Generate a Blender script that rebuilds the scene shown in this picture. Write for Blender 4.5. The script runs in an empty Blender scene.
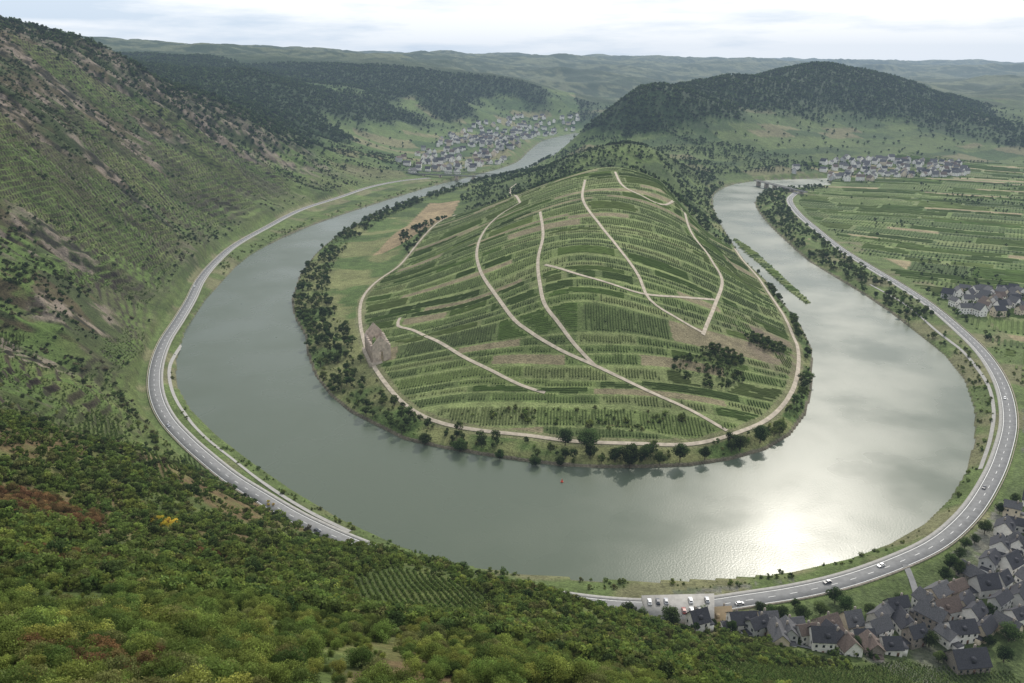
import bpy, math, random
import numpy as np
rng=np.random.default_rng(7); random.seed(7)
scene=bpy.context.scene
col=scene.collection
# ------------------------------------------------------------------ survey
# The valley was surveyed from one theodolite station 250 m above the river:
# every sighting is turned into metres on the ground (x east, y north, z up).
H=250.0;F=796.4;TH=math.radians(18.8);CT=math.cos(TH);ST=math.sin(TH)
def ray(u,v):
    x=(u-512)/F;a=(341.5-v)/F
    return x,CT+a*ST,-ST+a*CT
def wz(u,v,z):
    x,y,d=ray(u,v);t=(H-z)/(-d);return (x*t,y*t)
def wt(u,v,t):
    x,y,d=ray(u,v);return (x*t,y*t,H+d*t)
def W(l,z=0): return np.array([wz(u,v,z) for u,v in l])
OUT=W([(575,133),(545,140),(530,150),(515,163),(480,174),(440,184),(400,196),(350,212),(300,230),(250,255),(225,278),(205,300),(185,330),(176,360),(176,385),(190,410),(215,435),(250,462),(290,490),(340,520),(400,548),(460,566),(530,576),(600,581),(660,582),(720,580),(790,574),(850,560),(890,545),(925,525),(950,500),(968,470),(975,440),(975,410),(965,380),(945,355),(920,335),(890,312),(865,295),(840,280),(810,262),(785,240),(765,220),(755,203),(762,194),(785,189),(830,186)])
INN=W([(590,134),(572,145),(555,155),(535,165),(510,176),(480,182),(440,192),(400,205),(365,220),(335,238),(315,255),(300,275),(292,300),(295,318),(305,335),(308,355),(315,375),(330,395),(350,412),(375,425),(405,440),(440,448),(480,455),(520,461),(560,466),(600,468),(640,468),(690,466),(730,460),(765,450),(790,435),(805,415),(812,390),(812,350),(800,325),(780,300),(765,280),(745,262),(730,240),(718,220),(712,202),(716,192),(735,184),(770,180),(830,178)])
ISL=W([(735,238),(755,252),(780,274),(800,293),(811,303),(806,304),(790,292),(768,272),(748,254),(733,240)])
ROAD=W([(430,178),(400,181),(370,187),(340,197),(300,210),(265,228),(235,245),(215,262),(200,280),(190,300),(178,320),(165,340),(157,360),(154,380),(157,400),(167,420),(185,440),(205,458),(230,478),(260,497),(290,515),(320,530),(350,543),(400,562),(450,577),(500,588),(550,598),(600,605),(650,608),(700,607),(750,600),(800,592),(850,580),(900,562),(940,542),(970,515),(990,485),(1003,455),(1010,420),(1003,385),(985,355),(960,330),(930,305),(900,285),(870,267),(840,248),(815,228),(798,213),(790,200),(797,192)],6)
BIKE=W([(200,310),(182,340),(170,365),(172,390),(185,415),(205,438),(235,462),(270,490),(310,515),(350,535)],4)
BIKER=W([(870,285),(905,305),(935,330),(962,352),(985,382),(993,410),(990,440),(980,470)],4)
PERI=W([(455,215),(430,240),(400,265),(375,285),(362,300),(360,320),(365,345),(375,370),(395,395),(415,412),(440,423),(480,430),(530,436),(580,441),(640,444),(700,441),(740,432),(770,415),(790,395),(798,370),(797,345),(785,320),(770,295),(755,272),(745,260),(735,245)],8)
cp=[(0,683,60),(0,600,120),(0,500,220),(0,400,400),(0,300,620),(0,200,800),(0,100,1000),(0,30,1300),
(100,683,65),(100,600,130),(100,500,260),(100,400,520),(100,300,680),(100,200,950),(100,100,1350),(100,47,1592),
(200,600,150),(200,500,320),(200,470,400),(200,200,1250),(200,150,1450),(200,100,1700),(250,115,1782),(300,140,1850),(340,158,1910),
(300,683,80),(300,600,190),(300,540,330),(400,683,90),(400,600,230),(350,542,330),(400,552,310),(450,563,300),(500,580,285),(540,594,265),(575,612,255),(512,683,100),(512,640,180),(600,640,230),(690,683,180),(800,683,260),(900,683,320),(1000,683,345),
(560,400,595),(560,350,647),(570,300,696),(580,250,797),(600,200,974),(620,168,1226),(640,145,1600),(470,300,777),(470,250,930),(420,350,690),(700,350,662),(700,250,890),(680,200,1071),(480,200,1493),(540,170,1690),(590,150,1638),(655,94,2300),(600,118,2300),
(700,93,2600),(750,80,2800),(810,64,3100),(900,78,3100),(950,95,3050),(1000,118,3000),(800,120,2500),(900,125,2600),(700,130,2200),(680,160,1950),(1000,160,2300),
(900,82,7000),(1000,84,6500),(400,58,8000),(560,62,8500),(700,65,8000),(800,70,8000),
(130,44,4200),(250,52,4300),(330,60,4000),(450,70,3700),(520,80,3700),(560,90,3800),(600,108,4200),(300,100,2600),(350,130,2500),(400,110,3000),(480,110,3300),(400,150,2500),(540,125,3400)]
CP=[wt(*q) for q in cp]
CP+=[(0,0,240),(-40,0,249),(40,-10,230),(-25,20,223),(0,-80,275),(-300,0,330),(-500,200,330),(-700,500,340),(-900,900,345),(300,0,130),(300,120,60),(500,150,50),(450,300,10),(600,500,8),(700,700,7),(620,900,7),(800,1000,8),(1100,1000,10),(900,1300,9),(1200,1500,12),(700,1500,8),(900,1800,12),(1500,1200,20),(2200,1500,80),(2500,2600,150),(-3000,2500,360),(-2000,1000,370),(-1500,-500,380),(1500,-600,300),(0,-1500,380),(700,-300,220),
(-9000,8000,380),(0,14000,400),(9000,9000,330),(9000,0,330),(-9000,0,400),(5000,4500,200)]
for p in list(ROAD[::2]): CP.append((p[0],p[1],6))
for p in list(OUT[::3]): CP.append((p[0],p[1],1.5))
for p in list(INN[::3]): CP.append((p[0],p[1],1.5))
for p in list(PERI[::2]): CP.append((p[0],p[1],8))
for p in W([(900,170),(850,172),(800,175),(960,172),(430,165),(480,155),(520,140)],9): CP.append((p[0],p[1],9))
CP=np.array(CP,float)
cc=np.hypot(CP[:,0],CP[:,1])*0.035+4
A=np.sqrt((CP[:,None,0]-CP[None,:,0])**2+(CP[:,None,1]-CP[None,:,1])**2+cc[None,:]**2)
n=len(CP)
M=np.zeros((n+1,n+1));M[:n,:n]=A+np.eye(n)*0.5;M[:n,n]=1;M[n,:n]=1
wts=np.linalg.lstsq(M,np.append(CP[:,2],0),rcond=None)[0]
def rbf(x,y):
    z=np.full(x.shape,wts[n])
    for i in range(n): z+=wts[i]*np.sqrt((x-CP[i,0])**2+(y-CP[i,1])**2+cc[i]**2)
    return z
def h2(i,j,seed):
    m=(i.astype(np.int64)*374761393+j.astype(np.int64)*668265263+seed*144269504)&0xffffffff
    m=((m^(m>>13))*1274126177)&0xffffffff
    m=((m^(m>>15))*2246822519)&0xffffffff
    return ((m^(m>>16))&0xffff)/65535.0
def vn(x,y,seed=0):
    ix=np.floor(x);iy=np.floor(y);fx=x-ix;fy=y-iy
    fx=fx*fx*(3-2*fx);fy=fy*fy*(3-2*fy)
    ix=ix.astype(np.int64);iy=iy.astype(np.int64)
    a=h2(ix,iy,seed);b=h2(ix+1,iy,seed);d=h2(ix,iy+1,seed);e=h2(ix+1,iy+1,seed)
    return (a*(1-fx)+b*fx)*(1-fy)+(d*(1-fx)+e*fx)*fy
def fbm(x,y,o=4,seed=0):
    r=0;am=.5;t=0
    for k in range(o):
        r=r+am*vn(x,y,seed+k*17);t+=am;am*=.5;x=x*2.03+11.3;y=y*2.03-7.1
    return r/t
def ss(x,a,b):
    t=np.clip((x-a)/(b-a),0,1);return t*t*(3-2*t)
def catmull(P,step):
    P=np.asarray(P,float);n=len(P);out=[]
    Q=np.vstack([2*P[0]-P[1],P,2*P[-1]-P[-2]])
    for i in range(n-1):
        p0,p1,p2,p3=Q[i:i+4];L=np.linalg.norm(p2-p1);k=max(1,int(L/step))
        t=(np.arange(k)/k)[:,None]
        out.append(.5*((2*p1)+(-p0+p2)*t+(2*p0-5*p1+4*p2-p3)*t*t+(-p0+3*p1-3*p2+p3)*t**3))
    out.append(P[-1:]);return np.vstack(out)
def segd(x,y,P,closed=False):
    d=np.full(x.shape,1e18)
    m=len(P);rg=range(m if closed else m-1)
    for i in rg:
        a=P[i];b=P[(i+1)%m];dx,dy=b-a;L=dx*dx+dy*dy+1e-9
        t=np.clip(((x-a[0])*dx+(y-a[1])*dy)/L,0,1)
        q=(x-a[0]-t*dx)**2+(y-a[1]-t*dy)**2
        np.minimum(d,q,out=d)
    return np.sqrt(d)
def inside(x,y,P):
    r=np.zeros(x.shape,bool);m=len(P)
    for i in range(m):
        a=P[i];b=P[(i+1)%m]
        if a[1]==b[1]: continue
        cnd=((a[1]>y)!=(b[1]>y))
        r^=cnd&(x<(b[0]-a[0])*(y-a[1])/(b[1]-a[1])+a[0])
    return r
OUTs=catmull(OUT,60);INNs=catmull(INN,60)
RIV=np.vstack([OUTs,INNs[::-1]])
ROADs=catmull(ROAD,25)
def fields(x,y):
    x=np.asarray(x,float).ravel();y=np.asarray(y,float).ravel()
    r=np.hypot(x,y)
    near=(y<4200)&(np.abs(x)<1500)&(y>200)
    dr=np.full(x.shape,999.);sd=np.full(x.shape,999.);pen=np.zeros(x.shape,bool);isl=np.zeros(x.shape,bool);do=np.full(x.shape,999.);di=np.full(x.shape,999.);pv=np.zeros(x.shape,bool);dp=np.full(x.shape,999.)
    xn=x[near];yn=y[near]
    d1=segd(xn,yn,OUTs);d2=segd(xn,yn,INNs);ins=inside(xn,yn,RIV)
    dd=np.minimum(d1,d2);sd[near]=np.where(ins,-dd,dd);do[near]=d1;di[near]=d2
    dr[near]=segd(xn,yn,ROADs)
    pen[near]=inside(xn,yn,INNs)
    isl[near]=inside(xn,yn,ISL)
    pv[near]=inside(xn,yn,PERI);dp[near]=segd(xn,yn,PERI)
    z=rbf(x,y)
    hi=np.clip((z-10)/60,0,1)
    amp=hi*np.clip((r-25)/260,.10,1)
    amp=np.where(pv,amp*.12,np.where(pen&(y<1900),amp*.5,amp))
    z=z+amp*(16*(fbm(x/170,y/170,4,3)-.5)+4*(fbm(x/22,y/22,3,9)-.5))
    rid=1-np.abs(2*fbm(x/340+5,y/75,3,21)-1)
    rd2=1-np.abs(2*fbm(x/110+2,y/30,3,23)-1)
    left=ss(-x,150,300)*(y<2300)*(y>250)
    z=z-left*hi*(24*(rid-.5)+11*(rd2-.5))*ss(r,300,420)
    far_=ss(r,1900,3000)
    z=z+hi*far_*(115*(fbm(x/520,y/520,4,31)-.5)*np.clip((z-20)/150,0,1))
    z=z+ss(r,4300,5600)*(170*(1-np.abs(2*fbm(x/1900,y/1100,4,37)-1))-108)
    tm=left*np.clip(hi*2,0,1)*ss(fbm(x/130,y/110,3,51)-.0006*(z-110),.43,.5)*(r<1700)
    wv=4.5+3*np.floor(3*vn(x/90,y/90,57))/3
    zz=z+3*(fbm(x/30,y/30,2,58)-.5)
    q=zz/wv;fr=q-np.floor(q)
    z=z+tm*wv*((np.floor(q)+ss(fr,.0,.3))-q)*.9
    rock=left*hi*(1-tm)*ss(rd2,.55,.74)*ss(fbm(x/60,y/45,3,61),.38,.52)*(r<2100)*(r>330)
    z=z+rock*(9*(fbm(x/13,y/13,3,63)-.35)+np.abs(fbm(x/5,y/5,2,64)-.5)*6)
    z=np.where(sd>0,np.maximum(z,1.0+np.minimum(sd*.2,3.5)),z)
    z=np.where(sd>0,np.minimum(z,1.6+.8*sd),z)
    k=ss(dr,8,20);z=np.where(dr<20,6*(1-k)+z*k,z)
    z=np.where(sd>0,np.minimum(z,1.0+.5*sd+np.maximum(sd-45,0)*.5),z)
    z=np.where(sd<=0,-.4-np.minimum(3.,-sd*.25),z)
    z=np.where(isl,1.2,z)
    return dict(x=x,y=y,z=z,sd=sd,dr=dr,pen=pen,isl=isl,do=do,di=di,pv=pv,dp=dp,rid=rid,rd2=rd2,left=left,hi=hi,tm=tm,fr=fr,r=r,rock=rock)
def hgt(x,y): return fields(x,y)['z']
def cast(l):
    out=[]
    ts=np.geomspace(15,3500,700)
    for u,v in l:
        x,y,d=ray(u,v);z=H+d*ts;g=hgt(x*ts,y*ts)
        k=np.argmax(g>z)
        if not (g>z).any(): continue
        if k>0:
            a=z[k-1]-g[k-1];b=g[k]-z[k];t=ts[k-1]+(ts[k]-ts[k-1])*a/(a+b)
        else: t=ts[0]
        out.append((x*t,y*t))
    return np.array(out)
PATHS=[[(520,203),(500,215),(485,230),(477,250),(480,270),(492,290),(510,315),(530,332),(560,350),(600,368),(650,392),(690,410),(727,431)],
[(540,212),(543,235),(538,260),(540,285),(545,305),(560,325),(575,345),(595,366)],
[(585,180),(583,200),(600,225),(620,250),(638,275),(650,300),(680,320),(703,333)],
[(680,208),(690,230),(710,258),(722,280),(715,305),(703,335)],
[(545,265),(580,275),(620,287),(650,295),(690,298),(715,300)],
[(520,203),(510,192),(516,184)],
[(427,337),(460,355),(490,370),(520,385),(545,393)],
[(400,318),(398,326),(412,330),(427,337)],
[(615,172),(622,185),(640,195),(665,205),(685,212)]]
PW=[catmull(cast(p),8) for p in PATHS]
# ------------------------------------------------------------------ materials
def mat(name):
    m=bpy.data.materials.new(name);m.use_nodes=True;nt=m.node_tree
    return m,nt,nt.nodes['Principled BSDF']
def N(nt,t,**k):
    o=nt.nodes.new(t)
    for a,b in k.items():
        if a in ('op','operation'): o.operation=b
        elif hasattr(o,a): setattr(o,a,b)
        else: o.inputs[a.replace('_',' ')].default_value=b
    return o
def simple(name,colr,rough=.8,noise=.25,scale=.5,bump=0):
    m,nt,b=mat(name);b.inputs['Roughness'].default_value=rough
    if rough>=.8: b.inputs['Specular IOR Level'].default_value=.2
    tc=N(nt,'ShaderNodeTexCoord');no=N(nt,'ShaderNodeTexNoise');no.inputs['Scale'].default_value=scale;no.inputs['Detail'].default_value=6
    nt.links.new(tc.outputs['Object'],no.inputs['Vector'])
    mr=N(nt,'ShaderNodeMapRange');mr.inputs['From Min'].default_value=.3;mr.inputs['From Max'].default_value=.7;mr.inputs['To Min'].default_value=1-noise;mr.inputs['To Max'].default_value=1+noise
    nt.links.new(no.outputs['Fac'],mr.inputs['Value'])
    mx=N(nt,'ShaderNodeVectorMath',operation='SCALE');mx.inputs[0].default_value=colr
    nt.links.new(mr.outputs[0],mx.inputs['Scale']);nt.links.new(mx.outputs[0],b.inputs['Base Color'])
    if bump:
        bp=N(nt,'ShaderNodeBump');bp.inputs['Strength'].default_value=bump;nt.links.new(no.outputs['Fac'],bp.inputs['Height']);nt.links.new(bp.outputs[0],b.inputs['Normal'])
    return m
def attrmat(name,rough=.9,rand=.0,transl=0,noisesc=None,bump=0,bd=1.0):
    m,nt,b=mat(name);b.inputs['Roughness'].default_value=rough
    b.inputs['Specular IOR Level'].default_value=.1
    at=N(nt,'ShaderNodeAttribute');at.attribute_name='Col'
    outc=at.outputs['Color']
    if rand:
        oi=N(nt,'ShaderNodeObjectInfo')
        hs=N(nt,'ShaderNodeHueSaturation')
        mr=N(nt,'ShaderNodeMapRange');mr.inputs['To Min'].default_value=.5-rand*.022;mr.inputs['To Max'].default_value=.5+rand*.02
        nt.links.new(oi.outputs['Random'],mr.inputs['Value']);nt.links.new(mr.outputs[0],hs.inputs['Hue'])
        ml=N(nt,'ShaderNodeMath',operation='MULTIPLY');ml.inputs[1].default_value=7.31
        fr=N(nt,'ShaderNodeMath',operation='FRACT');nt.links.new(oi.outputs['Random'],ml.inputs[0]);nt.links.new(ml.outputs[0],fr.inputs[0])
        m2=N(nt,'ShaderNodeMapRange');m2.inputs['To Min'].default_value=1-rand*.35;m2.inputs['To Max'].default_value=1+rand*.45
        nt.links.new(fr.outputs[0],m2.inputs['Value']);nt.links.new(m2.outputs[0],hs.inputs['Value'])
        nt.links.new(outc,hs.inputs['Color']);outc=hs.outputs['Color']
    if noisesc:
        tc=N(nt,'ShaderNodeTexCoord')
        prev=None
        for sc,w in noisesc:
            no=N(nt,'ShaderNodeTexNoise');no.inputs['Scale'].default_value=sc;no.inputs['Detail'].default_value=5;no.inputs['Roughness'].default_value=.65
            nt.links.new(tc.outputs['Object'],no.inputs['Vector'])
            mr=N(nt,'ShaderNodeMapRange');mr.inputs['From Min'].default_value=.3;mr.inputs['From Max'].default_value=.7;mr.inputs['To Min'].default_value=1-w;mr.inputs['To Max'].default_value=1+w;mr.clamp=False
            nt.links.new(no.outputs['Fac'],mr.inputs['Value'])
            mx=N(nt,'ShaderNodeVectorMath',operation='SCALE');nt.links.new(outc,mx.inputs[0]);nt.links.new(mr.outputs[0],mx.inputs['Scale']);outc=mx.outputs[0]
            prev=no
        if bump:
            bp=N(nt,'ShaderNodeBump');bp.inputs['Strength'].default_value=bump;bp.inputs['Distance'].default_value=bd;nt.links.new(prev.outputs['Fac'],bp.inputs['Height']);nt.links.new(bp.outputs[0],b.inputs['Normal'])
    nt.links.new(outc,b.inputs['Base Color'])
    if transl:
        tr=N(nt,'ShaderNodeBsdfTranslucent');nt.links.new(outc,tr.inputs['Color'])
        ms=N(nt,'ShaderNodeMixShader');ms.inputs[0].default_value=transl
        nt.links.new(b.outputs[0],ms.inputs[1]);nt.links.new(tr.outputs[0],ms.inputs[2]);nt.links.new(ms.outputs[0],nt.nodes['Material Output'].inputs['Surface'])
    return m
M_ter=attrmat('terrain',noisesc=[(.012,.2),(.09,.3),(.6,.4)],bump=.9,bd=1.6)
M_leaf=attrmat('foliage',rough=.7,rand=.8,transl=.45)
M_bark=simple('bark',(.09,.07,.05))
M_vine=attrmat('vine_leaves',rough=.8,transl=.4)
M_asph=simple('asphalt',(.18,.18,.178),.85,.15,.3)
M_pave=simple('pavement',(.30,.29,.27),.9,.15,.5)
M_path=simple('dirt_track',(.38,.33,.26),.95,.25,.25)
M_white=simple('road_paint',(.75,.75,.72),.6,.1,1)
M_stone=simple('stone',(.30,.26,.21),.9,.35,.6,.3)
M_slate=[simple('slate_roof',(.05,.05,.057),.8,.3,2),simple('slate_roof_light',(.095,.094,.098),.8,.3,2),simple('brown_roof',(.12,.092,.078),.8,.3,2)]
M_wall=[simple('plaster_white',(.75,.73,.69),.9,.1,1),simple('plaster_cream',(.60,.52,.40),.9,.1,1),simple('slate_stone_wall',(.25,.22,.19),.9,.35,2),simple('plaster_grey',(.45,.45,.44),.9,.1,1)]
M_glass=simple('window_glass',(.03,.035,.04),.15,.1,1)
M_wood=simple('door_wood',(.12,.06,.03),.6,.2,3)
M_steel=simple('painted_steel',(.10,.11,.10),.5,.2,1)
M_rub=simple('rubber',(.02,.02,.02),.8,.1,1)
M_car=[simple('car_paint_white',(.7,.7,.7),.3,.02,1),simple('car_paint_dark',(.04,.045,.06),.3,.02,1),simple('car_paint_red',(.22,.03,.02),.3,.02,1),simple('car_paint_silver',(.35,.36,.38),.3,.02,1)]
M_buoy=simple('buoy_red',(.5,.05,.02),.4,.05,1)
# ------------------------------------------------------------------ mesh helpers
def mesh(name,V,Fq,mats,colr=None,mi=None,smooth=False,link=True):
    me=bpy.data.meshes.new(name);V=np.asarray(V,np.float32);Fq=np.asarray(Fq,np.int32)
    k=Fq.shape[1]
    me.vertices.add(len(V));me.vertices.foreach_set('co',V.ravel())
    me.loops.add(Fq.size);me.loops.foreach_set('vertex_index',Fq.ravel())
    me.polygons.add(len(Fq));me.polygons.foreach_set('loop_start',np.arange(len(Fq),dtype=np.int32)*k)
    me.polygons.foreach_set('loop_total',np.full(len(Fq),k,np.int32))
    if mi is not None: me.polygons.foreach_set('material_index',np.asarray(mi,np.int32))
    if smooth: me.polygons.foreach_set('use_smooth',np.ones(len(Fq),bool))
    me.update(calc_edges=True)
    for m in (mats if isinstance(mats,list) else [mats]): me.materials.append(m)
    if colr is not None:
        ca=me.color_attributes.new('Col','FLOAT_COLOR','POINT')
        c4=np.ones((len(V),4),np.float32);c4[:,:3]=colr;ca.data.foreach_set('color',c4.ravel())
    o=bpy.data.objects.new(name,me)
    if link: col.objects.link(o)
    return o
def plots(x,y,ang,bh,bw,seed):
    ca,sa=math.cos(ang),math.sin(ang)
    wx=x+20*(fbm(x/120,y/120,2,seed+5)-.5);wy=y+44*(fbm(x/170,y/170,2,seed+6)-.5)
    xr=wx*ca+wy*sa;yr=-wx*sa+wy*ca
    q=yr/bh; qq=q+.35*np.sin(q*1.7+.6)+.3*np.sin(q*.73);band=np.floor(qq);fb=qq-band
    wd=bw*(.5+h2(band,band*0+3,seed)*1.1)
    cx=(xr+h2(band,band*0+9,seed)*bw*3)/wd;cell=np.floor(cx);fc=cx-cell
    e=np.minimum(np.minimum(fb,1-fb)*bh,np.minimum(fc,1-fc)*wd)
    return band,cell,e,xr,yr,np.minimum(fb,1-fb)*bh
def c3(*a): return np.array(a,float)
def mixc(a,b,t):
    t=np.asarray(t,float)[:,None]; return a*(1-t)+b*t
PLP=(30,120,8);PLA=-.55
PEP=(17,75,3);PEA=-.06
# ------------------------------------------------------------------ terrain
NA=1000
rad=np.concatenate([np.geomspace(2,380,430)[:-1],np.geomspace(380,1700,1050)[:-1],np.geomspace(1700,15000,480)]);NR=len(rad)
ang=np.radians(np.linspace(-72,72,NA))
AA,RR=np.meshgrid(ang,rad)
X=(RR*np.sin(AA)).ravel();Y=(RR*np.cos(AA)).ravel()
f=fields(X,Y);Z=f['z']
Zg=Z.reshape(NR,NA)
gr=np.abs(np.gradient(Zg,axis=0)/np.gradient(RR,axis=0));ga=np.gradient(Zg,axis=1)/(RR*(ang[1]-ang[0]))
slope=np.hypot(gr,ga).ravel()
n1=fbm(X/230,Y/230,4,71);n2=fbm(X/45,Y/45,4,72);n3=fbm(X/9,Y/9,3,73);n4=fbm(X/900,Y/900,3,74)
C=np.tile(c3(.09,.125,.036),(len(X),1))
C=mixc(C,c3(.052,.078,.024),ss(n2,.4,.62))
C=mixc(C,c3(.125,.15,.05),ss(n1,.5,.7)*.7)
lf=f['left']*f['hi']
C=mixc(C,c3(.040,.052,.020),lf*.9*ss(n1+.25*(f['rid']-.5)+.0012*(Z-120),.32,.52))
C=mixc(C,c3(.085,.062,.036),lf*ss(n2+.35*(f['rd2']-.6),.48,.62)*.7)
C=mixc(C,c3(.09,.14,.034),lf*ss(n1-.001*(Z-100),.5,.6)*ss(.9-slope,0,.3)*.8)
tv_=h2(np.floor(X/40+3*n2),np.floor(Y/55+3*n1),401)
tcol=np.where(tv_[:,None]<.5,c3(.092,.135,.036),np.where(tv_[:,None]<.8,c3(.12,.15,.048),c3(.075,.085,.035)))
tk=(f['tm']*(f['fr']>.34)*.85)[:,None];C=C*(1-tk)+tcol*tk
C=mixc(C,c3(.036,.029,.021),f['tm']*(f['fr']<.34)*(.65+.35*(n3>.45)))  # dark terrace walls, the shadow along them put into the colour
C=mixc(C,c3(.19,.155,.125),np.clip(f['rock']*1.3,0,1)*ss(n3,.42,.62)*.9)
C=mixc(C,c3(.03,.028,.019),np.clip(f['rock']*1.3,0,1)*ss(-n3,-.48,-.34))
far=ss(f['r'],1700,2200)
forest=np.where(X>300,ss(Z+150*(n1-.5)+100*(n4-.5),65,115),ss(Z+230*(n1-.5)+160*(n4-.5),100,150))
b_,c_,e_,_,_,_=plots(X,Y,.5,60,130,5);hp=h2(b_,c_,91)
patch=np.where((hp<.35)[:,None],c3(.062,.092,.028),np.where((hp<.6)[:,None],c3(.042,.07,.022),np.where((hp<.88)[:,None],c3(.08,.11,.035),c3(.13,.125,.062))))
patch=np.where((X<300)[:,None],patch*1.2,patch)
C=C*(1-far[:,None])+far[:,None]*(patch*(1-forest[:,None])+c3(.024,.041,.014)*forest[:,None])
plateau=far*ss(f['r'],3600,5000)*ss(n2+n1,.95,1.15)
C=mixc(C,c3(.13,.14,.07),plateau*.6)
plain=(X>330)&(Z<24)&(~f['pen'])&(f['r']<2600)&(f['dr']>14)&(f['do']>20)&(Y>520)
b_,c_,e_,_,_,eb=plots(X,Y,PLA,*PLP);hp=h2(b_,c_,31)
pc=np.select([hp[:,None]<.25,hp[:,None]<.5,hp[:,None]<.72,hp[:,None]<.88],[c3(.08,.12,.035),c3(.12,.165,.05),c3(.06,.09,.028),c3(.15,.18,.07)],c3(.24,.20,.115))
pc=np.where((eb<3)[:,None],c3(.15,.18,.07),pc)
C=np.where(plain[:,None],pc,C)
bank=(f['sd']>0)&(f['sd']<22)&(f['r']<3000)
C=np.where(bank[:,None],mixc(np.tile(c3(.085,.12,.035),(len(X),1)),c3(.17,.16,.08),ss(n3,.5,.7)*.6),C)
C=np.where(((f['sd']>-3)&(f['sd']<1.6))[:,None],c3(.14,.125,.09),C)
flat=(Z<9)&(f['sd']>0)&(~f['pen'])&(f['dr']<40)&(f['r']<2500)
C=np.where(flat[:,None],mixc(np.tile(c3(.10,.135,.045),(len(X),1)),c3(.19,.165,.10),ss(n2,.5,.65)*.6),C)
pb,pcx,pe,_,_,peb=plots(X,Y,PEA,*PEP);hp=h2(pb,pcx,31)
vc=np.select([hp[:,None]<.25,hp[:,None]<.5,hp[:,None]<.72,hp[:,None]<.88],[c3(.098,.132,.043),c3(.122,.158,.052),c3(.084,.112,.038),c3(.14,.165,.065)],c3(.185,.16,.095))
vc=vc*(.85+.35*n2)[:,None]
vc=np.where((peb<1.5)[:,None],c3(.17,.205,.078),vc)
C=np.where(f['pv'][:,None],vc,C)
FALLOW=cast([(372,256),(400,230),(430,203),(460,200),(440,222),(400,245)])
fal=inside(X,Y,FALLOW)
C=np.where(fal[:,None],c3(.24,.185,.105)*(.75+.5*n2)[:,None],C)
strip=f['pen']&(~f['pv'])&(Y<1400)&(f['sd']>2)&(~fal)
C=np.where(strip[:,None],mixc(np.tile(c3(.08,.12,.035),(len(X),1)),c3(.16,.17,.07),ss(n2,.45,.6)),C)
C=np.where(((f['dp']<5)&f['pen'])[:,None],c3(.16,.165,.08),C)
QR=cast([(768,345)])[0];rk=np.exp(-(((X-QR[0])/26)**2+((Y-QR[1])/45)**2))
C=mixc(C,c3(.15,.12,.085),np.clip(rk*1.4,0,1)*ss(n3,.35,.55))
nr=(f['r']<520)&(Z>12)&(X<420)
nrw=nr*(1-f['tm'])
C=C*(1-nrw[:,None])+nrw[:,None]*mixc(mixc(np.tile(c3(.07,.095,.028),(len(X),1)),c3(.13,.095,.048),ss(n2,.5,.64)),c3(.12,.14,.045),ss(n3,.45,.65)*.6)
vil=(X>80)&(Y<560)&(Y>250)&(Z<13)&(f['sd']>12)&(f['dr']>9)&(~f['pen'])
C=np.where(vil[:,None],mixc(mixc(np.tile(c3(.09,.12,.045),(len(X),1)),c3(.16,.15,.135),ss(n2,.46,.52)*.8),c3(.075,.105,.033),ss(n3,.5,.6)*.6),C)
idx=np.arange(NR*NA).reshape(NR,NA)
Fq=np.stack([idx[:-1,:-1],idx[:-1,1:],idx[1:,1:],idx[1:,:-1]],-1).reshape(-1,4)[:,::-1]
ter=mesh('terrain',np.stack([X,Y,Z],1),Fq,M_ter,C,smooth=True)
# ------------------------------------------------------------------ water
mw,nt,b=mat('river_water')
b.inputs['Base Color'].default_value=(.078,.098,.068,1);b.inputs['IOR'].default_value=1.33;b.inputs['Specular IOR Level'].default_value=.36
tc=N(nt,'ShaderNodeTexCoord')
n1_=N(nt,'ShaderNodeTexNoise');n1_.inputs['Scale'].default_value=.9;n1_.inputs['Detail'].default_value=6;nt.links.new(tc.outputs['Object'],n1_.inputs['Vector'])
n2_=N(nt,'ShaderNodeTexNoise');n2_.inputs['Scale'].default_value=.012;n2_.inputs['Detail'].default_value=4;nt.links.new(tc.outputs['Object'],n2_.inputs['Vector'])
mr=N(nt,'ShaderNodeMapRange');mr.inputs['From Min'].default_value=.4;mr.inputs['From Max'].default_value=.65;mr.inputs['To Min'].default_value=.06;mr.inputs['To Max'].default_value=.4
nt.links.new(n2_.outputs['Fac'],mr.inputs['Value'])
m3=N(nt,'ShaderNodeMapRange');m3.inputs['From Min'].default_value=.35;m3.inputs['From Max'].default_value=.65;m3.inputs['To Min'].default_value=.22;m3.inputs['To Max'].default_value=.36
nt.links.new(n2_.outputs['Fac'],m3.inputs['Value']);nt.links.new(m3.outputs[0],b.inputs['Roughness'])
bp=N(nt,'ShaderNodeBump');bp.inputs['Distance'].default_value=.25;nt.links.new(mr.outputs[0],bp.inputs['Strength']);nt.links.new(n1_.outputs['Fac'],bp.inputs['Height']);nt.links.new(bp.outputs[0],b.inputs['Normal'])
mesh('river_water',[(-1200,200,0),(1600,200,0),(1600,4200,0),(-1200,4200,0)],[(0,1,2,3)],mw)
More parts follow.
